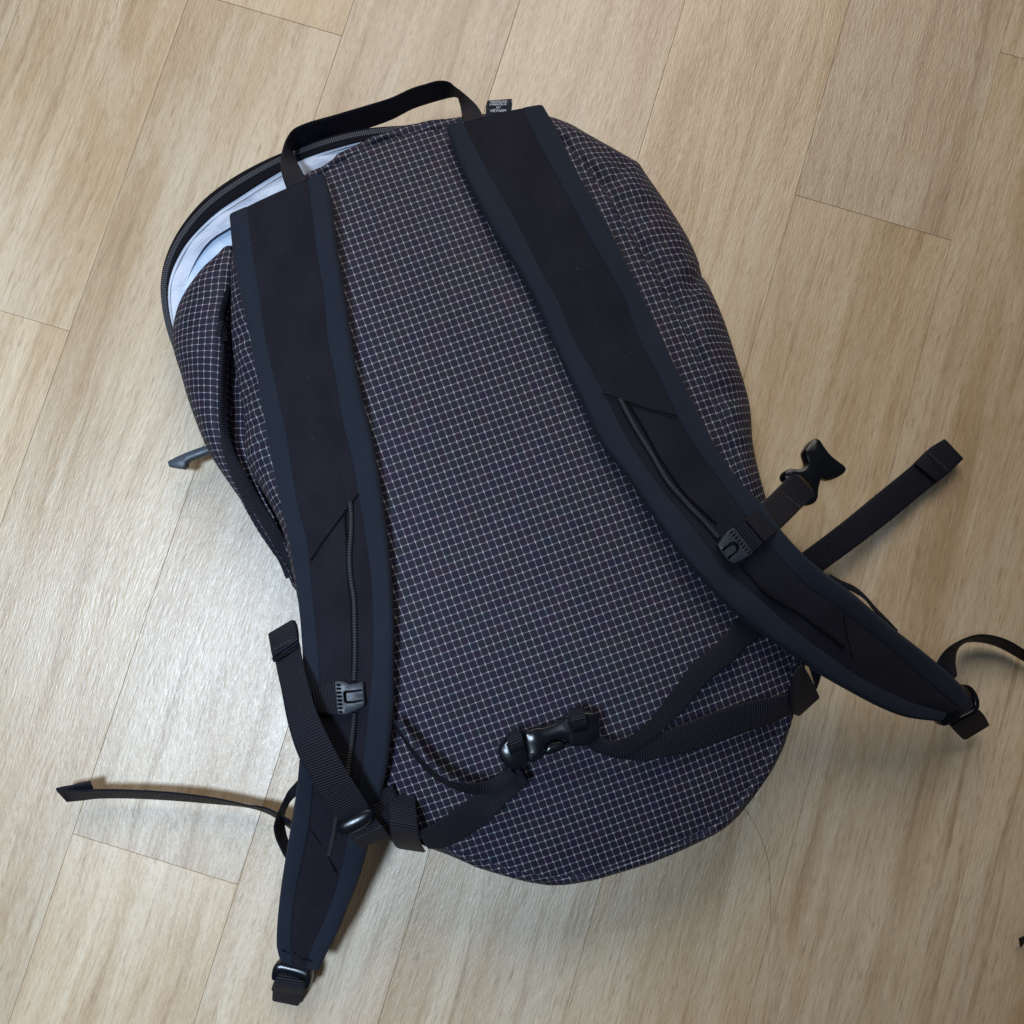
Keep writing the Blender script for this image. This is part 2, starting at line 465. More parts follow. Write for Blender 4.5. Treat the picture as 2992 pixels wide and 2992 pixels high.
for c in range(-6, 13):
    y0 = joint.get(c)
    if y0 is None: y0 = random.uniform(-.4, .4)
    if c == 2: y0 = -.06
    if c == 3: y0 = .03
    xc = seam0 + PW * (c + .5)
    for r_ in range(-3, 3):
        yc = y0 + PL * (r_ + .5)
        if abs(yc) > 1.75: continue
        o = bpy.data.objects.new('plank', pm); sc.collection.objects.link(o); o.parent = floor
        p = nx * xc + ny * yc
        o.location = (p.x, p.y, 0); o.rotation_euler = (0, 0, -PA)

# ------------------------------------------------------------------ backpack
bag = bpy.data.objects.new('backpack', None); sc.collection.objects.link(bag)
bag['label'] = 'black backpack with white grid cloth lying face down, shoulder straps up, on the wood floor'
bag['category'] = 'backpack'

# stations round the back panel: panel edge (x, y, height) and widest body line (x, y, height)
ST = [
 (845,243,.088, 845,238,.060), (950,238,.092, 950,232,.060), (1038,252,.094, 1050,240,.058), (1088,298,.097, 1120,275,.056),
 (1128,346,.098, 1191,314,.053), (1138,360,.099, 1205,323,.052), (1148,376,.100, 1216,340,.052), (1180,430,.101, 1265,412,.050), (1222,500,.102, 1299,470,.048), (1262,565,.102, 1326,538,.046),
 (1290,625,.103, 1358,608,.050), (1322,700,.104, 1385,690,.052), (1350,775,.104, 1408,775,.052), (1372,850,.104, 1413,850,.052),
 (1400,945,.103, 1438,952,.052), (1458,1080,.094, 1482,1080,.056), (1492,1190,.090, 1513,1190,.056), (1490,1281,.088, 1506,1285,.055),
 (1473,1354,.086, 1486,1357,.055), (1454,1412,.085, 1465,1420,.054), (1393,1508,.083, 1402,1518,.054), (1356,1546,.083, 1365,1555,.054), (1298,1579,.083, 1302,1589,.054),
 (1197,1620,.082, 1200,1630,.054), (1050,1654,.082, 1050,1664,.054), (932,1630,.082, 930,1640,.054), (864,1603,.082, 860,1613,.054),
 (765,1540,.088, 745,1560,.052), (690,1450,.093, 670,1470,.055), (650,1310,.097, 610,1320,.060), (628,1190,.100, 578,1200,.063),
 (600,1080,.100, 556,1090,.066), (575,990,.100, 538,1010,.068), (555,925,.100, 506,945,.070), (540,870,.100, 478,897,.072),
 (528,822,.100, 464,865,.074), (518,768,.100, 464,815,.075), (508,700,.100, 458,765,.076), (497,640,.099, 443,690,.077),
 (487,560,.098, 437,630,.078), (478,500,.096, 437,560,.078), (472,450,.094, 440,500,.070), (500,412,.092, 478,424,.050),
 (545,372,.091, 548,378,.050), (612,327,.089, 618,333,.050), (690,280,.087, 692,286,.052), (765,254,.087, 767,258,.055)]
NE = 300
Ep = catmull([U((a * S, b * S), c) for a, b, c, d, e, f in ST], None, closed=True)
Sp = catmull([U((d * S, e * S), f) for a, b, c, d, e, f in ST], None, closed=True)
# same index parameter for both
Ep = [Ep[int(i * (len(Ep) - 1) / NE)] for i in range(NE)]
Sp = [Sp[int(i * (len(Sp) - 1) / NE)] for i in range(NE)]
Cc = U((1000 * S, 930 * S), .115)
a3 = (U((1450 + 20.4, 1350 - 7.1), .115) - U((1450, 1350), .115)).to_2d()
b3 = (U((1450 + 8.4, 1350 + 21.8), .115) - U((1450, 1350), .115)).to_2d()
det = a3.x * b3.y - a3.y * b3.x
def cloth_uv(p):
    q = p - U((1450, 1350), .115).to_2d()
    return ((q.x * b3.y - q.y * b3.x) / det, (a3.x * q.y - a3.y * q.x) / det)
TOPZ = .117
def panel_point(i, r):
    e = Ep[i]
    p = Cc.lerp(e, r)
    z = e.z + (TOPZ - e.z) * (1 - r ** 3.2)
    q = Vector((p.x, p.y, 0))
    fade = max(0, 1 - abs(r - .8) * 3.2)
    z += .0026 * noise.noise(q * 13) * (1 - r ** 6) + .0010 * noise.noise(q * 60 + Vector((3, 1, 0))) * fade
    return Vector((p.x, p.y, z))
def panel_z(x, y):
    """height of the back panel below a point (world)"""
    v = Vector((x - Cc.x, y - Cc.y)); L = v.length; best = 9; bi = 0
    if L < 1e-4: return TOPZ
    vn = v / L
    for i in range(0, NE, 2):
        d = (Ep[i] - Cc).to_2d(); dn = d.normalized()
        c_ = 1 - dn.dot(vn)
        if c_ < best: best = c_; bi = i
    r = L / (Ep[bi] - Cc).to_2d().length
    if r > 1: return Ep[bi].z - (r - 1) * .25
    return Ep[bi].z + (TOPZ - Ep[bi].z) * (1 - r ** 3.2)

bm = bmesh.new(); uvl = bm.loops.layers.uv.new('UVMap')
rs = [0.04, .12, .2, .28, .36, .44, .52, .6, .67, .73, .79, .84, .88, .92, .95, .975, 1.0]
grid = [[bm.verts.new(panel_point(i, r)) for i in range(NE)] for r in rs]
cen = bm.verts.new(panel_point(0, 0))
for a, b in zip(grid, grid[1:]):
    for i in range(NE):
        j = (i + 1) % NE; f = bm.faces.new((a[i], b[i], b[j], a[j])); f.smooth = True
for i in range(NE): bm.faces.new((cen, grid[0][i], grid[0][(i + 1) % NE])).smooth = True
bmesh.ops.recalc_face_normals(bm, faces=bm.faces)
for f in bm.faces:
    for lp in f.loops: lp[uvl].uv = cloth_uv(lp.vert.co.to_2d())
me = bpy.data.meshes.new('back_panel'); bm.to_mesh(me); bm.free()
link('back_panel', me, M['grid'], bag)

# side gusset: panel edge -> puckered seam -> widest line -> tucked under
bm = bmesh.new(); uvl = bm.loops.layers.uv.new('UVMap')
perim = [0.0]
for i in range(NE): perim.append(perim[-1] + (Ep[(i + 1) % NE] - Ep[i]).length)
prof = [(0, 0), (.06, -.0018), (.13, -.0004), (.25, .0), (.4, .0), (.55, 0), (.7, 0), (.82, 0), (.91, 0), (1, 0)]
rows = []
ICR = min(range(NE), key=lambda i: (Sp[i] - U((1322 * S, 540 * S), .048)).length)
for i in range(NE):
    e, s = Ep[i], Sp[i]; col = []; acc = 0; last = None
    out = (s - e); out.z = 0
    for q, dz in prof:
        p = e.lerp(s, q)
        # bulge: keep height then fall
        p.z = s.z + (e.z - s.z) * math.sqrt(max(0, 1 - q ** 2.1)) if q < 1 else s.z
        if q in (0,): p.z = e.z
        ds_ = perim[i] - perim[ICR]
        if q > .2: p.z -= .0065 * math.exp(-((ds_ + (q - .6) * .012) / .0045) ** 2) * min(1, (q - .2) * 2.5); p += (Vector((0, 0, 0)) if q < .95 else Vector((-.0012, 0, 0)) * math.exp(-(ds_ / .005) ** 2))
        wv = noise.noise(Vector((perim[i] * 75, q * 2.2, 1))) * .0026 + noise.noise(Vector((perim[i] * 190, q * 5, 7))) * .0012
        p.z += dz * 1.4 + wv * 1.7 * math.sin(math.pi * min(1, q * 1.1)) - .0022 * math.exp(-((q - .07) / .05) ** 2) if 0 < q < 1 else 0
        if last is not None: acc += (p - last).length
        last = p.copy(); col.append((p, acc))
    cxy = (s - Cc).to_2d(); un_ = cxy.normalized()
    for k_, (ins, zz) in enumerate(((.0005, .75), (.006, .45), (.018, .18), (.035, .01))):
        p = Vector((s.x - un_.x * ins, s.y - un_.y * ins, s.z * zz if k_ < 3 else .001))
        acc += (p - last).length; last = p.copy(); col.append((p, acc))
    rows.append(col)
outd = [((Sp[i] - Ep[i]).to_2d() if (Sp[i] - Ep[i]).to_2d().length > .004 else (Ep[i] - Cc).to_2d()).normalized() for i in range(NE)]
vs = [[bm.verts.new(p) for p, _ in c_] for c_ in rows]
for i in range(NE):
    j = (i + 1) % NE
    for q in range(len(vs[0]) - 1):
        f = bm.faces.new((vs[i][q], vs[i][q + 1], vs[j][q + 1], vs[j][q])); f.smooth = True
        for lp, (a_, q_) in zip(f.loops, ((i, q), (i, q + 1), (j, q + 1), (j, q))):
            lp[uvl].uv = cloth_uv(Ep[a_].to_2d() + outd[a_] * rows[a_][q_][1])
bmesh.ops.recalc_face_normals(bm, faces=bm.faces)
me = bpy.data.meshes.new('side_gusset'); bm.to_mesh(me); bm.free()
link('side_gusset', me, M['grid'], bag)
tube('panel_seam', [Ep[i] + Vector((0, 0, -.0006)) for i in range(20, 74, 3)], .0006, M['seam'], bag, n=200, seg=6)

# ------------------------------------------------------------------ left side pocket panel
OUT = k([(421,481),(385,516),(352,561),(337,592),(329,640),(332,672),(345,712),(360,760),(378,808),(400,858),(430,905),(460,947),(490,990),(515,1028),(536,1062),(552,1105)])
INN = k([(440,466),(437,490),(433,525),(430,560),(423,605),(420,648),(417,700),(416,750),(417,795),(427,850),(447,902),(474,952),(500,1000),(522,1036),(543,1070),(560,1112)])
ZO = [.052,.048,.044,.042,.040,.040,.040,.040,.040,.042,.044,.046,.048,.050,.052,.054]
ZI = [.066,.070,.072,.073,.074,.074,.073,.072,.071,.069,.067,.065,.063,.061,.060,.058]
A3 = px3(OUT, ZO); B3 = px3(INN, ZI)
n = 90
A_ = catmull(A3, None); B_ = catmull(B3, None)
idx = [i * (len(A_) - 1) / (n - 1) for i in range(n)]
def samp(L, x): i = min(int(x), len(L) - 2); return L[i].lerp(L[i + 1], x - i)
bm = bmesh.new(); uvl = bm.loops.layers.uv.new('UVMap'); vs = []; us = []
ln = 0; prev = None
for i in range(n):
    a, b = samp(A_, idx[i]), samp(B_, idx[i])
    ctr = b
    if prev is not None: ln += (ctr - prev).length
    prev = ctr.copy()
    out = (a - b); out.z = 0; wd = out.length; on = out.normalized() if wd > 1e-6 else Vector((-1, 0, 0))
    r = []; ur = []; acc = 0; last = None
    pts = [Vector((b.x, b.y, b.z - .012)) - on * .004, Vector((b.x, b.y, b.z - .003)) - on * .0012, b]
    for q in (.12, .25, .4, .55, .7, .82, .92, 1.0):
        p = b.lerp(a, q); p.z = a.z + (b.z + .003 - a.z) * math.sqrt(max(0, 1 - q ** 2.2)) if q < 1 else a.z
        p.z += noise.noise(Vector((p.x * 40, p.y * 55, 2))) * .0025 * math.sin(math.pi * q)
        pts.append(p)
    pts += [a + Vector((0, 0, -a.z * .35)) - on * .001, a + Vector((0, 0, -a.z * .7)) - on * .008, Vector((a.x, a.y, .001)) - on * .02]
    for p in pts:
        if last is not None: acc += (p - last).length
        last = p.copy(); r.append(bm.verts.new(p)); ur.append((acc / .0050, ln / .0049))
    vs.append(r); us.append(ur)
for i in range(n - 1):
    for j in range(len(vs[0]) - 1):
        q = ((i, j), (i, j + 1), (i + 1, j + 1), (i + 1, j))
        f = bm.faces.new([vs[x][y] for x, y in q]); f.smooth = True
        for lp, (x, y) in zip(f.loops, q): lp[uvl].uv = us[x][y]
bmesh.ops.recalc_face_normals(bm, faces=bm.faces)
me = bpy.data.meshes.new('side_panel'); bm.to_mesh(me); bm.free()
side = link('side_panel', me, M['grid'], bag)
sm = side.modifiers.new('thickness', 'SOLIDIFY'); sm.thickness = .0008; sm.offset = -1

solid_ribbon('pocket_inner', px3(k([(424,560),(419,650),(414,750),(416,830),(440,910),(480,990),(520,1050)]), [.058,.056,.052,.050,.050,.052,.054]),
             px3(k([(450,560),(455,650),(466,750),(474,830),(482,900),(518,980),(550,1050)]), [.066,.066,.064,.062,.062,.062,.062]), .0008, M['grid'], bag, uv_scale=205.0, n=60, pf=[(i / 8, 1) for i in range(9)], wob=.003)
TL = zm(400, 900, 2.415, [(612,110),(604,230),(592,360),(585,500),(582,650),(580,800),(592,930),(620,1050),(655,1150),(700,1250),(760,1380),(820,1500),(890,1615),(960,1720),(1010,1810),(1050,1910)])
TR = zm(400, 900, 2.415, [(632,110),(628,230),(626,360),(624,500),(628,650),(634,800),(662,930),(705,1050),(760,1150),(822,1260),(890,1380),(955,1480),(1018,1580),(1070,1680),(1110,1780),(1140,1890)])
webbing('pocket_binding', TL, TR, [.076,.078,.079,.079,.078,.077,.075,.073,.071,.070,.068,.066,.064,.062,.061,.060],
        [.074,.075,.075,.074,.073,.072,.071,.069,.067,.065,.064,.063,.062,.060,.059,.058], bag, n=110, th=.0016)
# pocket zipper coil and its cord pull at the pocket's upper end
zc = zm(400, 200, 2.415, [(655,1530),(632,1610),(612,1680),(600,1740),(604,1800),(622,1870),(628,1930)])
pz = tube('pocket_zipper', px3(zc, [.075,.077,.078,.079,.080,.080,.080]), .0021, M['black'], bag, n=60, seg=8)
P = catmull(px3(zc, [.077,.079,.080,.081,.082,.082,.081]), 40)
bm = bmesh.new()
for i, p in enumerate(P):
    if i in (0, 39): continue
    t = (P[i + 1] - P[i - 1]).normalized(); sx = t.cross(Vector((0, 0, 1))).normalized()
    m_ = Matrix.Translation(p + sx * (.0007 if i % 2 else -.0007) + Vector((0, 0, .0006))) @ t.to_track_quat('X', 'Z').to_matrix().to_4x4() @ Matrix.Diagonal((.0005, .0012, .0007, 1))
    bmesh.ops.create_icosphere(bm, subdivisions=1, radius=1, matrix=m_)
me = bpy.data.meshes.new('zipper_teeth'); bm.to_mesh(me); bm.free()
link('zipper_teeth', me, M['black'], pz, kind='stuff')
webbing('zipper_pull', zm(400, 200, 2.415, [(583,1782),(566,1830),(552,1890)]), zm(400, 200, 2.415, [(612,1788),(600,1838),(592,1898)]), .083, .083, bag, n=12, th=.0012)

# ------------------------------------------------------------------ open lid: zipper rim, lining, front shell
ZPo = k([(333,662),(322,632),(314,602),(309,572),(307,540),(312,503),(325,466),(348,426),(386,381),(440,340),(500,307),(560,282),(620,262),(690,247),(765,241),(840,238)])
ZPi_ = k([(336,640),(328,618),(322,594),(319,568),(320,542),(330,508),(350,472),(378,440),(416,408),(462,378),(516,342),(572,308),(628,288),(695,270),(770,256),(840,246)])
ZPi = [(a[0] * .26 + b[0] * .74, a[1] * .26 + b[1] * .74) for a, b in zip(ZPo, ZPi_)]
zz = [.036,.036,.036,.036,.036,.037,.039,.042,.045,.049,.054,.059,.064,.070,.076,.082]
zp = webbing('zipper', ZPo, ZPi, zz, [z_ + .001 for z_ in zz], bag, n=160, th=.0014, mat=M['black'])
tube('rim_piping', px3(ZPo, [z_ - .0008 for z_ in zz]), .0016, M['black'], zp, n=160, seg=8)
JA, JB = catmull(px3(ZPo, zz), None), catmull(px3(ZPi, zz), None)
mid = [a.lerp(b, .34) for a, b in zip(JA, JB)]
P = catmull(mid[::6] + [mid[-1]], 190)
bm = bmesh.new()
for i in range(1, 189):
    p = P[i]; t = (P[i + 1] - P[i - 1]).normalized(); sx = t.cross(Vector((0, 0, 1))).normalized()
    for sgn in (-1, 1):
        m_ = Matrix.Translation(p + sx * sgn * .0009 + t * (sgn * .0003) + Vector((0, 0, .0013))) @ t.to_track_quat('X', 'Z').to_matrix().to_4x4() @ Matrix.Diagonal((.00075, .0015, .0014, 1))
        bmesh.ops.create_icosphere(bm, subdivisions=1, radius=1, matrix=m_)
for f in bm.faces: f.smooth = True
me = bpy.data.meshes.new('zipper_teeth'); bm.to_mesh(me); bm.free()
link('zipper_teeth', me, M['teeth'], zp, kind='stuff')
# lining band below the zipper, its stitched hem, then the pale inner cloth
L1 = k([(345,668),(344,640),(345,612),(342,588),(341,565),(352,533),(368,494),(394,456),(432,430),(480,404),(534,368),(590,332),(640,304),(702,280),(772,262),(842,250)])
zl1 = [z_ - .003 for z_ in zz]
solid_ribbon('lining_band', px3(ZPi, [z_ - .0005 for z_ in zz]), px3(L1, zl1), .0008, M['lining'], bag, n=160,
             pf=[(i / 10, 1) for i in range(11)], wob=.0034)
hem = [samp(catmull(px3(ZPi, zz), None), i).lerp(samp(catmull(px3(L1, zl1), None), i), .22) for i in range(0, 150, 6)]
tube('lining_stitch', [h + Vector((0, 0, .0009)) for h in hem], .00042, plastic_mat('pale_stitch', (.48, .55, .66), .7), bag, n=140, seg=6)
L0 = k([(338,600),(336,560),(346,520),(362,482),(388,446),(426,420),(474,394),(530,360),(590,322),(650,298)])
L2 = k([(420,640),(430,610),(450,580),(470,555),(492,528),(520,500),(560,466),(600,430),(650,390),(700,350)])
solid_ribbon('inner_lining', px3(L0, [.033,.033,.033,.033,.034,.036,.040,.045,.051,.057]), px3(L2, .040), .0008, M['lining2'], bag, n=80,
             pf=[(i / 8, 1) for i in range(9)], wob=.004)
# dark bound edge of the side panel along the opening
tube('opening_binding', px3(k([(330,640),(334,604),(350,566),(384,520),(418,484),(440,464)]), [.045,.047,.051,.056,.062,.070]), .0011, M['black'], bag, n=60, seg=6)
# front shell: from the zipper rim down to the floor
ZPf = [(x + (1500 - x) * .05, y + (1500 - y) * .05) for x, y in ZPo]
solid_ribbon('front_panel', px3(ZPo, [z_ - .0015 for z_ in zz]), px3(ZPf, .002), .001, M['grid'], bag, n=120,
             pf=[(i / 6, 1) for i in range(7)])

# ------------------------------------------------------------------ shoulder straps
def strap_lines(lines, zs, n=110):
    """four lines across the strap, resampled together"""
    return [catmull(px3(l, zs if not callable(zs) else zs(l)), n) for l in lines]
PAD = [(0, 1), (.06, 1), (.2, 1), (.35, 1), (.5, 1), (.65, 1), (.8, 1), (.94, 1), (1, 1)]
BIN_L = [(0, .30), (.03, .62), (.08, .84), (.16, .96), (.3, 1), (.6, 1), (.92, 1), (.97, .97), (1, .90)]
BIN_R = [(1 - s, f) for s, f in reversed(BIN_L)]
def raise_(L, d): return [p + Vector((0, 0, d)) for p in L]

def strap(lines, z, name_label, n=110):
    def zl(l): return [zat(z, i / (len(l) - 1)) for i in range(len(l))]
    # heights follow arc length, so resample flat first
    def lift(l):
        flat = catmull([Vector((x, y, 0)) for x, y in l], n)
        return [U((p.x, p.y), zat(z, i / (n - 1)) + .0035) - Vector((0, 0, .00375)) for i, p in enumerate(flat)]
    a, b, c, d = [lift(l) for l in lines]
    TH = .0075
    pad = solid_ribbon('shoulder_strap', b, c, TH - .0006, M['mesh'], bag, n=n, pf=PAD, crown=.0009, label=name_label)
    solid_ribbon('edge_binding', a, [p.lerp(q, 0.0) for p, q in zip(b, c)], TH, M['bind'], pad, n=n, pf=BIN_L, crown=.0003)
    solid_ribbon('edge_binding', c, d, TH, M['bind'], pad, n=n, pf=BIN_R, crown=.0003)
    return pad, (a, b, c, d)

kL = lambda pts: k(pts)
LA = k([(430,407),(437,480),(452,560),(470,640),(487,740),(503,830),(520,920),(540,1010),(554,1090),(564,1173),(569,1260),(568,1350),(563,1426),(557,1490),(546,1560),(536,1620),(526,1690),(520,1755),(520,1785),(526,1806)])
LB = k([(467,391),(476,463),(489,544),(503,645),(513,690),(539,808),(561,942),(580,1022),(588,1098),(596,1178),(603,1258),(603,1340),(598,1410),(591,1472),(585,1545),(572,1614),(561,1665),(551,1741),(550,1790),(553,1818)])
LC = k([(580,341),(588,397),(597,477),(610,557),(618,645),(630,701),(646,795),(665,875),(675,931),(686,996),(700,1098),(703,1231),(700,1285),(692,1365),(685,1430),(672,1510),(655,1581),(640,1650),(618,1720),(592,1776),(577,1824)])
LD = k([(612,327),(622,370),(633,450),(650,560),(670,688),(687,768),(708,862),(726,982),(738,1097),(742,1180),(742,1258),(741,1338),(735,1405),(729,1453),(712,1530),(695,1592),(676,1661),(655,1714),(637,1760),(616,1800),(603,1828)])
zL = [.112,.121,.124,.125,.125,.125,.125,.124,.120,.108,.080,.052,.034]
padL, eL = strap([LA, LB, LC, LD], zL, 'left shoulder strap with its lower end hanging off the bag onto the floor')
RA = k([(842,238),(860,290),(897,370),(940,450),(983,517),(1018,584),(1044,646),(1098,756),(1132,831),(1183,897),(1237,978),(1285,1045),(1338,1106),(1392,1160),(1467,1216),(1508,1244),(1548,1272),(1604,1304),(1665,1336),(1715,1355),(1772,1362)])
RB = k([(875,233),(897,279),(932,343),(978,423),(1018,504),(1055,570),(1087,646),(1124,710),(1156,772),(1186,831),(1247,919),(1312,999),(1365,1071),(1432,1127),(1490,1180),(1545,1222),(1625,1278),(1680,1306),(1725,1326),(1784,1342)])
RC = k([(986,206),(1012,263),(1044,322),(1098,423),(1151,517),(1178,566),(1205,640),(1242,710),(1277,785),(1312,844),(1365,916),(1402,967),(1453,1031),(1525,1106),(1575,1138),(1614,1170),(1665,1210),(1725,1264),(1775,1306),(1806,1332)])
RD = k([(1028,199),(1052,241),(1084,308),(1111,356),(1151,424),(1199,526),(1242,614),(1285,705),(1330,796),(1365,860),(1400,908),(1437,946),(1475,996),(1517,1042),(1552,1074),(1612,1118),(1649,1150),(1693,1188),(1729,1216),(1769,1248),(1801,1276),(1821,1296),(1831,1312)])
zR = [.100,.112,.120,.124,.125,.126,.127,.128,.128,.127,.121,.107,.086,.065,.048]
padR, eR = strap([RA, RB, RC, RD], zR, 'right shoulder strap curving off the bag to the right')

def on_strap(e, dz=.0046, nn=110):
    """height of the strap's top near a photo pixel"""
    mids = [(e[0][i] + e[3][i]) / 2 for i in range(nn)]
    def f(p):
        z = .1
        for _ in range(3):
            q = U(p, z); best = min(range(nn), key=lambda i: (mids[i].to_2d() - q.to_2d()).length)
            z = mids[best].z + dz
        return z
    return f
hL, hR = on_strap(eL), on_strap(eR)
def strap_tube(name, pts, h, rad, mat, parent, n=60, dz=0, seg=6, **kw):
    return tube(name, [U(p, h(p) + dz) for p in pts], rad, mat, parent, n=n, seg=seg, **kw)

def rib_cord_mat():
    m, nt, b = newmat('ribbed_cord'); g = N(nt)
    uv = g.n('ShaderNodeUVMap').outputs[0]
    sp = g.n('ShaderNodeSeparateXYZ'); g.l(uv, sp.inputs[0])
    rib = g.mapr(g.m('SINE', g.m('MULTIPLY', sp.outputs[0], 2 * math.pi / .0017)), -.5, .8)
    g.l(g.mix(rib, (.006, .007, .010), (.027, .033, .044)), b.inputs['Base Color'])
    b.inputs['Roughness'].default_value = .55
    g.l(g.bump(rib, .9, .0006), b.inputs['Normal'])
    return m
M['cord'] = rib_cord_mat()
# rails for the chest strap: ribbed cord, stitched groove, flap seams
c1 = zm(400, 900, 2.415, [(1505,1370),(1512,1480),(1510,1600),(1500,1750),(1508,1900)]) + zm(700, 1700, 2.415, [(806,120),(812,300),(815,450),(812,600),(808,700)])
strap_tube('strap_rail', c1, hL, .0019, M['cord'], padL, n=90, dz=-.0002)
strap_tube('strap_rail', zm(700, 1700, 2.415, [(812,920),(800,1050),(790,1150),(775,1260),(768,1330),(745,1450),(710,1560),(680,1680),(665,1780),(648,1860),(632,1925)]), hL, .0018, M['cord'], padL, n=80, dz=.0002)
strap_tube('groove_seam', zm(400, 900, 2.415, [(1470,1420),(1474,1550),(1482,1680),(1486,1800),(1490,1900)]) + zm(700, 1700, 2.415, [(785,120),(792,300),(796,450),(794,640)]), hL, .0007, M['seam'], padL, n=70, dz=.0001)
strap_tube('flap_seam', zm(400, 900, 2.415, [(1562,1308),(1480,1420),(1400,1530),(1310,1650),(1222,1782)]), hL, .0004, M['seam'], padL, n=30, dz=.0008)
strap_tube('flap_seam', zm(600, 2200, 2.415, [(738,470),(748,540),(790,610),(850,700),(890,780),(924,852)]), hL, .0004, M['seam'], padL, n=30, dz=.0008)
c2 = zm(1700, 1100, 2.415, [(268,160),(320,260),(375,360),(430,450),(490,545),(550,650),(620,760),(700,850),(780,940),(860,1020),(930,1100),(965,1140)])
strap_tube('strap_rail', c2, hR, .0020, M['cord'], padR, n=90, dz=-.0002)
strap_tube('strap_rail', zm(1700, 1100, 2.415, [(1120,1330),(1200,1420),(1300,1520),(1420,1600),(1540,1670),(1660,1760),(1780,1850),(1850,1900)]), hR, .0015, M['black'], padR, n=70, dz=-.0012)
strap_tube('groove_seam', zm(1700, 1100, 2.415, [(318,172),(370,260),(430,360),(480,450),(540,560),(620,680),(720,820),(830,930),(950,1040)]), hR, .0008, M['seam'], padR, n=70, dz=.0001)
strap_tube('flap_seam', zm(1700, 1100, 2.415, [(140,118),(240,150),(350,185),(460,225),(560,250),(668,278)]), hR, .0004, M['seam'], padR, n=30, dz=.0008)
strap_tube('flap_seam', zm(1900, 1700, 3.22, [(1770,190),(1810,270),(1830,380),(1850,500),(1880,620),(1905,740)]), hR, .0004, M['seam'], padR, n=30, dz=.0008)
# stitches across the lower end of the left strap
for a, b in (((540,1392),(566,1400)), ((572,1404),(592,1410)), ((626,1410),(650,1418)), ((656,1424),(680,1446)), ((684,1452),(712,1456)), ((718,1460),(756,1470))):
    strap_tube('stitch', zm(600, 2200, 2.415, [a, ((a[0] + b[0]) / 2, (a[1] + b[1]) / 2 + 1), b]), hL, .0005, M['seam'], padL, n=6, dz=.0004)

# ------------------------------------------------------------------ haul handle
HA = zm(400, 200, 2.415, [(1055,850),(1022,745),(1013,650),(1030,565),(1058,495),(1105,430),(1200,385),(1390,330),(1600,268),(1800,205)]) + \
     zm(1100, 200, 2.415, [(250,140),(350,110),(430,88),(500,92),(560,135),(640,195),(710,262),(745,320),(757,352)])
HB = zm(400, 200, 2.415, [(1200,790),(1165,722),(1130,655),(1104,606),(1096,588),(1140,572),(1250,540),(1400,498),(1600,435),(1800,362)]) + \
     zm(1100, 200, 2.415, [(250,290),(350,255),(440,228),(520,208),(570,205),(585,240),(597,300),(606,350),(614,388)])
hz = [.112,.108,.098,.090,.084,.080,.078,.074,.070,.068,.066,.066,.066,.068,.074,.084,.094,.100,.104]
hz2 = [.112,.104,.090,.076,.066,.060,.058,.054,.050,.048,.048,.048,.048,.052,.060,.074,.088,.098,.103]
webbing('haul_handle', HA, HB, hz, hz2, bag, n=150, th=.0014)

# ------------------------------------------------------------------ care label with its print
lab_q = zm(1380, 260, 6.0375, [(265,205),(705,180),(680,410),(672,470),(225,525),(240,370)])
lz = .098
lt = zm(1380, 260, 6.0375, [(268,203),(485,190),(705,179)]); lb = zm(1380, 260, 6.0375, [(222,560),(440,540),(662,520)])
A_l = px3(zm(1380, 260, 6.0375, [(262,212),(254,240),(246,300),(236,400),(222,560)]), [.096,.099,.100,.100,.100])
B_l = px3(zm(1380, 260, 6.0375, [(706,180),(703,215),(698,270),(688,360),(668,520)]), [.096,.099,.100,.100,.100])
lab = solid_ribbon('care_label', A_l, B_l, .0006, M['label'], bag, n=24)
solid_ribbon('care_label_edge', px3(zm(1380, 260, 6.0375, [(700,215),(694,270),(686,340),(678,410)]), .0995), px3(zm(1380, 260, 6.0375, [(707,190),(702,270),(694,340),(687,410)]), .0985), .0005, M['print'], lab, n=12)
def text(s, cpx, hpx, wpx, rot, z):
    cu = bpy.data.curves.new('lettering', 'FONT'); cu.body = s; cu.align_x = 'CENTER'; cu.align_y = 'CENTER'; cu.size = 1; cu.resolution_u = 3
    cu.offset = .012
    tmp = bpy.data.objects.new('tmp', cu); sc.collection.objects.link(tmp)
    dg = bpy.context.evaluated_depsgraph_get(); me = bpy.data.meshes.new_from_object(tmp.evaluated_get(dg))
    bpy.data.objects.remove(tmp)
    xs = [v.co.x for v in me.vertices]; ys = [v.co.y for v in me.vertices]
    wx_, hy = max(xs) - min(xs), .73
    scl = (U((cpx[0] + wpx, cpx[1]), z) - U(cpx, z)).length / wx_; sch = (U((cpx[0], cpx[1] + hpx), z) - U(cpx, z)).length / hy
    c = U(cpx, z); ca, sa = math.cos(rot + ROLL), math.sin(rot + ROLL)
    xm = (max(xs) + min(xs)) / 2; ym = .0
    for v in me.vertices:
        x, y = (v.co.x - xm) * scl, (v.co.y - ym) * sch
        v.co = Vector((c.x + x * ca - y * sa, c.y + x * sa + y * ca, z))
    o = link('lettering', me, M['print'], lab)
def LP(x, y): return (1380 + x / 6.0375, 260 + y / 6.0375)
text('VI\u00caTNAM', LP(452, 385), 7.6, 47, R(2), .1014)
text('AU', LP(455, 325), 6.2, 13, R(2), .1014)
text('FABRIQUE', LP(456, 273), 5.6, 49, R(2), .1014)
text('VIETNAM/', LP(470, 237), 4.2, 50, R(3), .1013)
text('MADE IN', LP(460, 214), 3.2, 46, R(3), .1010)

# ------------------------------------------------------------------ webbing over the bag's lower half
Z7 = lambda pts: zm(700, 1700, 2.415, pts)
Z10 = lambda pts: zm(1040, 2120, 3.864, pts)
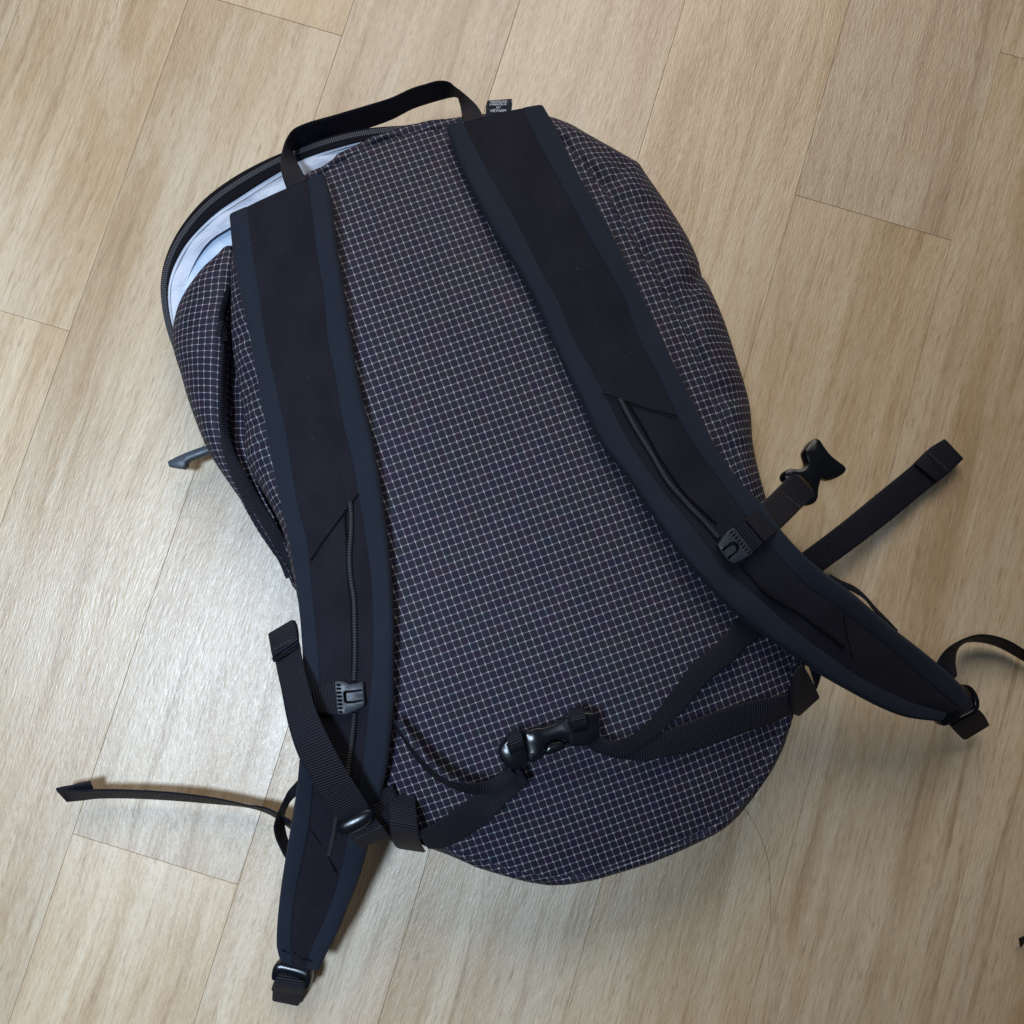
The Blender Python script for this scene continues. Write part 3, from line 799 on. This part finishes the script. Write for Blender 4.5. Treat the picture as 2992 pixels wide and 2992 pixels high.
# load strap across the left shoulder strap, with folded end and slider
webbing('load_strap', Z7([(228,500),(245,540),(265,640),(290,750),(340,1000),(410,1220),(520,1420),(600,1540),(690,1672),(740,1740)]),
        Z7([(412,400),(425,440),(438,520),(468,650),(540,900),(640,1120),(760,1340),(830,1450),(900,1560),(950,1640)]),
        [.118,.122,.128,.134,.140,.140,.136,.130,.122,.112], [.122,.126,.131,.137,.142,.142,.138,.132,.124,.114], bag, n=140, th=.0016)
webbing('strap_end_fold', Z7([(204,378),(214,430),(228,520),(240,560)]), Z7([(388,270),(405,310),(418,390),(426,448)]), [.121,.124,.126,.122], [.126,.129,.131,.127], bag, n=24, th=.0034)
webbing('keeper_bar', Z7([(228,538),(330,486),(418,440)]), Z7([(244,568),(345,512),(432,466)]), .1275, .1275, bag, n=14, th=.0022, mat=M['black'])
webbing('load_strap_tail', Z7([(690,1640),(770,1780),(800,1822),(850,1875)]), Z7([(890,1560),(985,1690),(1020,1735),(1062,1782)]), [.112,.106,.100,.090], [.110,.106,.102,.094], bag, n=30, th=.0024)
plate('slider_buckle', Z7([(672,1742),(690,1700),(760,1660),(840,1625),(905,1602),(938,1612),(944,1650),(915,1705),(850,1752),(770,1788),(712,1790)]), [], .112, .1215, M['plastic'], bag, r=.0026, dome=.0008)
M['thread'] = plastic_mat('grey_thread', (.040, .040, .052), .7)
def zigzag(name, a, b, z, nz, amp, parent, rad=.00028):
    pa, pb = U(a, z), U(b, z); d = (pb - pa); nn_ = Vector((-d.y, d.x, 0)).normalized()
    return tube(name, [pa + d * (i / nz) + nn_ * (amp if i % 2 else -amp) for i in range(nz + 1)], rad, M['thread'], parent, n=nz * 6, seg=5)
zigzag('stitch', Z7([(238, 478)])[0], Z7([(398, 396)])[0], .1315, 14, .0007, bag)
zigzag('stitch', Z7([(820, 1812)])[0], Z7([(1000, 1722)])[0], .1075, 14, .0007, bag)
# webbing loop at the bag's lower left corner
webbing('anchor_loop', Z7([(1040,1500),(1050,1590),(1056,1700),(1066,1800),(1098,1862),(1120,1874)]), Z7([(1240,1520),(1252,1640),(1262,1740),(1275,1830),(1300,1885),(1312,1902)]), [.094,.104,.106,.094,.072,.058], [.096,.106,.108,.096,.074,.058], bag, n=50, th=.0018)
webbing('anchor_webbing', Z7([(880,1520),(960,1660),(1070,1830)]), Z7([(1080,1430),(1120,1540),(1160,1690)]), [.100,.098,.085], [.100,.098,.090], bag, n=20, th=.0016)
# hip strap, left: flat band to the centre buckle and the slack loop above it
webbing('hip_strap', Z10([(704,1205),(800,1150),(900,1098),(1100,965),(1330,790),(1480,730),(1620,650),(1740,560),(1840,470)]),
        Z10([(825,1392),(920,1392),(1050,1372),(1250,1262),(1450,1130),(1560,1030),(1700,880),(1830,760),(1940,640)]),
        [.102,.106,.110,.116,.119,.120,.121,.122,.124], [.092,.096,.100,.108,.113,.117,.118,.120,.124], bag, n=110, th=.0014)
webbing('hip_strap_slack', Z10([(440,-60),(500,60),(570,165),(700,330),(880,515),(1060,630),(1250,652),(1410,645),(1550,585),(1700,470)]),
        Z10([(420,-40),(470,60),(560,190),(690,390),(850,560),(1020,672),(1210,752),(1400,778),(1620,720),(1820,560)]),
        [.128,.132,.135,.137,.137,.136,.132,.128,.126,.126], [.120,.121,.122,.123,.123,.123,.123,.123,.124,.125], bag, n=120, th=.0013)
# hip strap, right
Z13 = lambda pts: zm(1300, 1900, 2.415, pts)
Z19 = lambda pts: zm(1900, 1700, 3.22, pts)
webbing('hip_strap', Z13([(1085,600),(1200,640),(1330,590),(1450,490),(1560,345),(1660,215),(1750,90)]) + Z19([(640,560),(840,340),(960,250),(1080,170)]),
        Z13([(1010,680),(1150,735),(1300,728),(1420,655),(1560,545),(1700,410),(1850,235)]) + Z19([(790,740),(930,600),(1080,500),(1260,400)]),
        [.126,.126,.124,.122,.120,.119,.118,.116,.112,.106,.100], [.124,.123,.121,.120,.119,.117,.116,.113,.108,.102,.098], bag, n=110, th=.0014)
webbing('hip_strap', Z13([(1000,640),(1130,690),(1280,690),(1420,650)]) + Z19([(60,1440),(230,1372),(420,1290),(600,1222),(900,1130),(1130,1085),(1330,1040)]),
        Z13([(1010,690),(1140,745),(1300,775),(1420,785)]) + Z19([(60,1668),(200,1640),(350,1605),(500,1560),(900,1420),(1120,1340),(1350,1240)]),
        [.123,.121,.119,.118,.117,.116,.114,.113,.110,.106,.098], [.121,.119,.117,.115,.114,.112,.110,.108,.104,.100,.092], bag, n=110, th=.0014)
webbing('anchor_loop', Z19([(1330,960),(1350,860),(1420,775),(1480,850),(1545,970),(1592,1078)]), Z19([(1300,1060),(1310,1110),(1325,1160),(1340,1215),(1360,1250),(1385,1264)]), [.108,.112,.110,.102,.090,.078], [.100,.100,.098,.092,.084,.076], bag, n=40, th=.0018)
webbing('anchor_webbing', Z19([(1380,660),(1440,720),(1500,790)]), Z19([(1570,780),(1606,872),(1566,1010)]), .080, .074, bag, n=16, th=.0016)

# ------------------------------------------------------------------ centre buckle
Z14 = lambda pts: zm(1400, 2000, 4.6, pts)
bk = plate('hip_buckle', Z14([(600,650),(640,625),(770,580),(860,575),(980,535),(1090,478),(1190,405),(1300,385),(1450,370),(1580,395),(1615,470),(1622,600),(1616,690),(1560,760),(1480,815),(1330,835),(1235,832),(1200,770),(1130,742),(1050,742),(950,765),(890,800),(872,850),(885,920),(860,985),(760,1030),(690,1062),(655,1010),(640,880)]),
           [Z14([(1215,500),(1250,640),(1480,600),(1450,470)])], .124, .1345, M['plastic'], bag, r=.0017, dome=.0002)
plate('buckle_prongs', Z14([(900,820),(960,780),(1060,755),(1140,772),(1165,830),(1130,880),(1040,920),(920,955),(885,930),(880,870)]), [], .124, .1315, M['plastic'], bk, r=.0020)
plate('buckle_half', Z14([(300,790),(370,700),(460,640),(590,655),(632,760),(642,880),(660,1010),(655,1060),(590,1120),(500,1152),(430,1145),(350,1090),(285,1000),(258,910),(268,835)]),
      [Z14([(385,800),(430,940),(560,880),(540,760)])], .124, .1335, M['plastic'], bag, r=.0020, dome=.0003)
webbing('buckle_loop', Z14([(440,960),(415,880),(390,790),(368,690),(440,650)]), Z14([(640,880),(610,800),(585,710),(560,640),(600,620)]), [.128,.138,.141,.137,.128], [.128,.138,.141,.137,.128], bag, n=30, th=.0014)
webbing('buckle_loop', Z14([(1270,640),(1245,560),(1220,470),(1195,380),(1250,340)]), Z14([(1500,620),(1465,520),(1430,420),(1400,335),(1410,310)]), [.130,.139,.142,.137,.128], [.130,.139,.142,.137,.128], bag, n=30, th=.0014)

# ------------------------------------------------------------------ chest strap: clips, webbing, male buckle
def clip(cpx, ax, ay, parent, h, dz, outl, slots, groove):
    return None
Z9 = lambda pts: zm(900, 1940, 3.117, pts)
def slot(c, dx, dy, hw, hl):
    """rounded slot: centre, long direction (dx,dy)"""
    L = math.hypot(dx, dy); dx, dy = dx / L, dy / L; nx_, ny_ = -dy, dx; out = []
    for a in range(10):
        t = 2 * math.pi * a / 10
        cx_, sy_ = math.cos(t), math.sin(t)
        out.append((c[0] + dx * cx_ * hl + nx_ * sy_ * hw, c[1] + dy * cx_ * hl + ny_ * sy_ * hw))
    return out
zc1 = hL(Z9([(380, 300)])[0])
sl = [Z9(slot((279 + i * 2.6, 190 + i * 35.5), 1, .05, 8, 21)) for i in range(8)]
gr = Z9([(322,262),(340,246),(400,243),(488,232),(490,244),(400,258),(352,262),(345,275),(350,335),(362,342),(410,340),(494,324),(496,338),(410,356),(348,358),(330,345)])
plate('chest_strap_clip', Z9([(236,162),(262,152),(320,156),(375,184),(440,176),(490,160),(505,172),(512,290),(518,368),(505,390),(430,428),(350,462),(275,466),(262,450),(248,310)]), sl + [gr], zc1 - .0005, zc1 + .0042, M['gplastic'], padL, r=.0009, smooth=False)
webbing('chest_strap', Z9([(40,250),(110,205),(180,175),(250,165)]), Z9([(90,430),(150,455),(210,462),(268,464)]), [zc1 + .001] * 4, [zc1 + .001] * 4, padL, n=30, th=.0014)
Z21 = lambda pts: zm(2192, 1200, 2.415, pts)
Z20 = lambda pts: zm(2080, 1240, 4.6, pts)
zc2 = hR(Z20([(320, 1620)])[0])
sl = [Z20(slot((265 + i * 33.5, 1450 + i * 39.3), 1, -.85 if False else -1.0, 9, 30)) for i in range(8)]
gr = Z20([(135,1690),(190,1640),(250,1592),(300,1578),(350,1600),(372,1660),(350,1720),(290,1760),(225,1805),(212,1790),(280,1742),(325,1700),(330,1655),(300,1622),(262,1628),(205,1665),(150,1710)])
plate('chest_strap_clip', Z20([(285,1388),(310,1395),(440,1550),(560,1715),(552,1735),(430,1815),(290,1872),(225,1835),(140,1730),(78,1625),(130,1540),(215,1435)]), sl + [gr], zc2 - .0005, zc2 + .0046, M['gplastic'], padR, r=.0009, smooth=False)
webbing('chest_strap', Z20([(285,1395),(440,1285),(600,1135),(740,1000),(860,880),(970,765),(1040,700),(1100,660)]),
        Z20([(555,1720),(710,1592),(860,1470),(960,1370),(1090,1240),(1200,1130),(1290,1050),(1375,955)]),
        [zc2 + .001, zc2 + .003, .128, .118, .106, .092, .082, .076], [zc2 + .001, zc2 + .003, .128, .118, .106, .092, .082, .076], bag, n=70, th=.0026)
webbing('folded_layer', Z20([(445,1280),(600,1130),(760,975),(900,835)]), Z20([(715,1590),(860,1465),(1010,1320),(1190,1140)]), [zc2 + .0055, .1305, .1195, .100], [zc2 + .0055, .1305, .1195, .100], bag, n=30, th=.0016)
zigzag('stitch', Z20([(620, 1175)])[0], Z20([(840, 1400)])[0], .1275, 16, .0006, bag)
zigzag('stitch', Z20([(880, 875)])[0], Z20([(1190, 1120)])[0], .1045, 16, .0006, bag)
zigzag('stitch', Z21([(1262, 300)])[0], Z21([(1400, 425)])[0], .0175, 14, .0006, bag)
plate('male_buckle', Z20([(1410,180),(1462,205),(1520,295),(1600,400),(1700,485),(1795,555),(1818,600),(1790,645),(1700,708),(1610,738),(1540,732),(1490,708),(1458,790),(1440,880),(1434,980),(1400,1042),(1330,1076),(1285,1062),(1200,960),(1100,850),(1030,756),(985,748),(964,690),(990,625),(1060,592),(1160,597),(1240,580),(1280,525),(1262,440),(1247,370),(1285,290),(1345,215)]),
      [Z20([(1062,712),(1112,658),(1200,692),(1290,782),(1358,880),(1386,945),(1362,978),(1290,920),(1180,800),(1110,740)])], .066, .0765, M['plastic'], bag, r=.0022, dome=.001)

# ------------------------------------------------------------------ loose webbing tails
webbing('compression_strap', Z21([(180,1130),(380,992),(620,812),(880,600),(1145,382),(1160,366),(1262,268),(1368,200)]), Z21([(330,1270),(522,1127),(750,960),(990,775),(1250,560),(1290,530),(1412,430),(1502,342)]),
        [.030,.026,.022,.018,.014,.014,.012,.010], [.026,.022,.018,.014,.010,.010,.009,.008], bag, n=90, th=.0014)
webbing('strap_end_fold', Z21([(1160,372),(1262,268),(1370,200)]), Z21([(1320,505),(1412,432),(1504,342)]), [.0165,.0145,.0125], [.0125,.0115,.0105], bag, n=20, th=.0018)
webbing('slack_edge', Z21([(560,1150),(640,1195),(740,1240),(820,1310),(890,1390),(960,1460),(1040,1545)]), Z21([(560,1200),(640,1240),(735,1285),(805,1330),(868,1408),(940,1500),(1040,1600)]), .045, .045, bag, n=40, th=.0012)
Z26 = lambda pts: zm(2640, 1850, 5.489, pts)
RO = Z26([(420,640),(540,455),(605,350),(710,238),(850,150),(1010,78),(1200,26),(1400,36),(1600,88),(1760,158),(1932,262)]) + [(3060,1925),(3140,1990),(3215,2110),(3240,2280),(3200,2480),(3110,2640),(3040,2715),(2978,2742)]
RI = Z26([(760,760),(860,690),(848,600),(830,450),(848,300),(900,205),(985,152),(1180,140),(1400,180),(1620,272),(1932,452)]) + [(3035,1955),(3100,2020),(3160,2120),(3185,2270),(3150,2440),(3085,2580),(3045,2680),(2982,2768)]
webbing('shoulder_strap_tail', RO, RI, [.030,.032,.034,.034,.032,.028,.026,.024,.022,.020,.018,.016,.014,.012,.010,.010,.010,.010,.012],
        [.030,.024,.018,.014,.012,.010,.008,.006,.005,.004,.004,.004,.004,.004,.004,.004,.004,.004,.006], bag, n=150, th=.0014)
Z01 = lambda pts: zm(100, 2150, 2.415, pts)
webbing('shoulder_strap_tail', Z01([(158,372),(300,384),(450,378),(700,383),(1000,402),(1300,444),(1500,488),(1620,505),(1720,546),(1815,600),(1900,660)]),
        Z01([(238,466),(330,456),(450,442),(700,441),(1000,457),(1300,482),(1480,498),(1600,528),(1705,578),(1800,650),(1890,720)]),
        [.021,.023,.024,.025,.025,.025,.025,.024,.024,.024,.024], [.008,.008,.008,.008,.008,.008,.008,.008,.009,.010,.012], bag, n=120, th=.0014)
webbing('strap_end_fold', Z01([(152,372),(200,362),(262,352),(330,335),(392,320)]), Z01([(238,466),(262,420),(310,395),(360,382),(418,372)]), [.022,.024,.024,.023,.021], [.009,.013,.016,.017,.017], bag, n=24, th=.0020)
webbing('slack_loop', Z01([(1910,250),(1848,325),(1790,392),(1750,478),(1712,568),(1692,640),(1704,718),(1735,790),(1770,858),(1830,940)]),
        Z01([(1910,370),(1850,425),(1812,462),(1782,510),(1764,575),(1768,635),(1778,690),(1796,745),(1815,800),(1880,880)]),
        [.050,.046,.040,.034,.030,.030,.032,.036,.040,.046], [.046,.040,.032,.022,.014,.012,.014,.020,.028,.036], bag, n=70, th=.0014)

# ------------------------------------------------------------------ strap end sliders
Z6 = lambda pts: zm(600, 2200, 2.415, pts)
webbing('strap_end_webbing', Z6([(540,1440),(530,1475),(515,1520)]), Z6([(735,1505),(738,1530),(730,1570)]), .028, .028, bag, n=10, th=.0020)
plate('end_slider', Z6([(462,1592),(470,1530),(490,1495),(520,1484),(600,1500),(680,1520),(735,1548),(746,1590),(738,1640),(716,1682),(700,1672),(694,1625),(640,1595),(560,1572),(510,1570),(492,1610),(470,1612)]), [], .019, .0295, M['plastic'], bag, r=.0020)
webbing('slider_tab', Z6([(530,1552),(500,1580),(478,1630),(464,1672)]), Z6([(660,1590),(688,1612),(698,1660),(690,1700)]), [.0285,.0315,.0290,.022], [.0285,.0315,.0290,.022], bag, n=20, th=.0016)
webbing('slider_tab', Z6([(484,1630),(474,1680),(470,1737)]), Z6([(694,1650),(692,1710),(664,1776)]), [.020,.014,.006], [.020,.014,.006], bag, n=16, th=.0026)
webbing('strap_end_webbing', Z26([(560,1270),(620,1400),(700,1475)]), Z26([(1010,930),(1110,1080),(1190,1200)]), .036, .033, bag, n=12, th=.0020)
plate('end_slider', Z26([(985,858),(1028,830),(1085,848),(1150,905),(1205,1000),(1235,1120),(1215,1228),(1100,1300),(920,1390),(750,1470),(665,1494),(615,1470),(570,1410),(600,1395),(700,1402),(900,1330),(1060,1250),(1135,1180),(1138,1090),(1095,960),(1040,890)]), [], .026, .036, M['plastic'], bag, r=.0016)
webbing('slider_tab', Z26([(1195,1215),(1262,1275),(1325,1360),(1374,1452)]), Z26([(740,1475),(805,1555),(870,1625),(955,1704)]), [.030,.026,.020,.014], [.030,.026,.020,.014], bag, n=20, th=.0030)

# ------------------------------------------------------------------ slate zipper pull sticking out at the left
plate('zipper_pull', zm(400, 900, 2.415, [(560,935),(480,968),(400,995),(330,1022),(270,1050),(222,1074),(212,1086),(222,1116),(270,1124),(322,1130),(345,1112),(346,1088),(368,1070),(430,1048),(492,1024),(570,995)]), [], .018, .026, M['lpull'], bag, r=.0016, smooth=False)

# ------------------------------------------------------------------ a hair on the floor
hp = zm(1992, 1992, 1.932, [(335,690),(385,760),(430,840),(465,930),(488,1010),(497,1100),(500,1200),(503,1290),(500,1350)])
hr = tube('hair', px3(hp, .0006), .00010, M['hair'], None, n=60, seg=5)
hr['label'] = 'single thin curved hair lying on the floor below the backpack'; hr['category'] = 'hair'
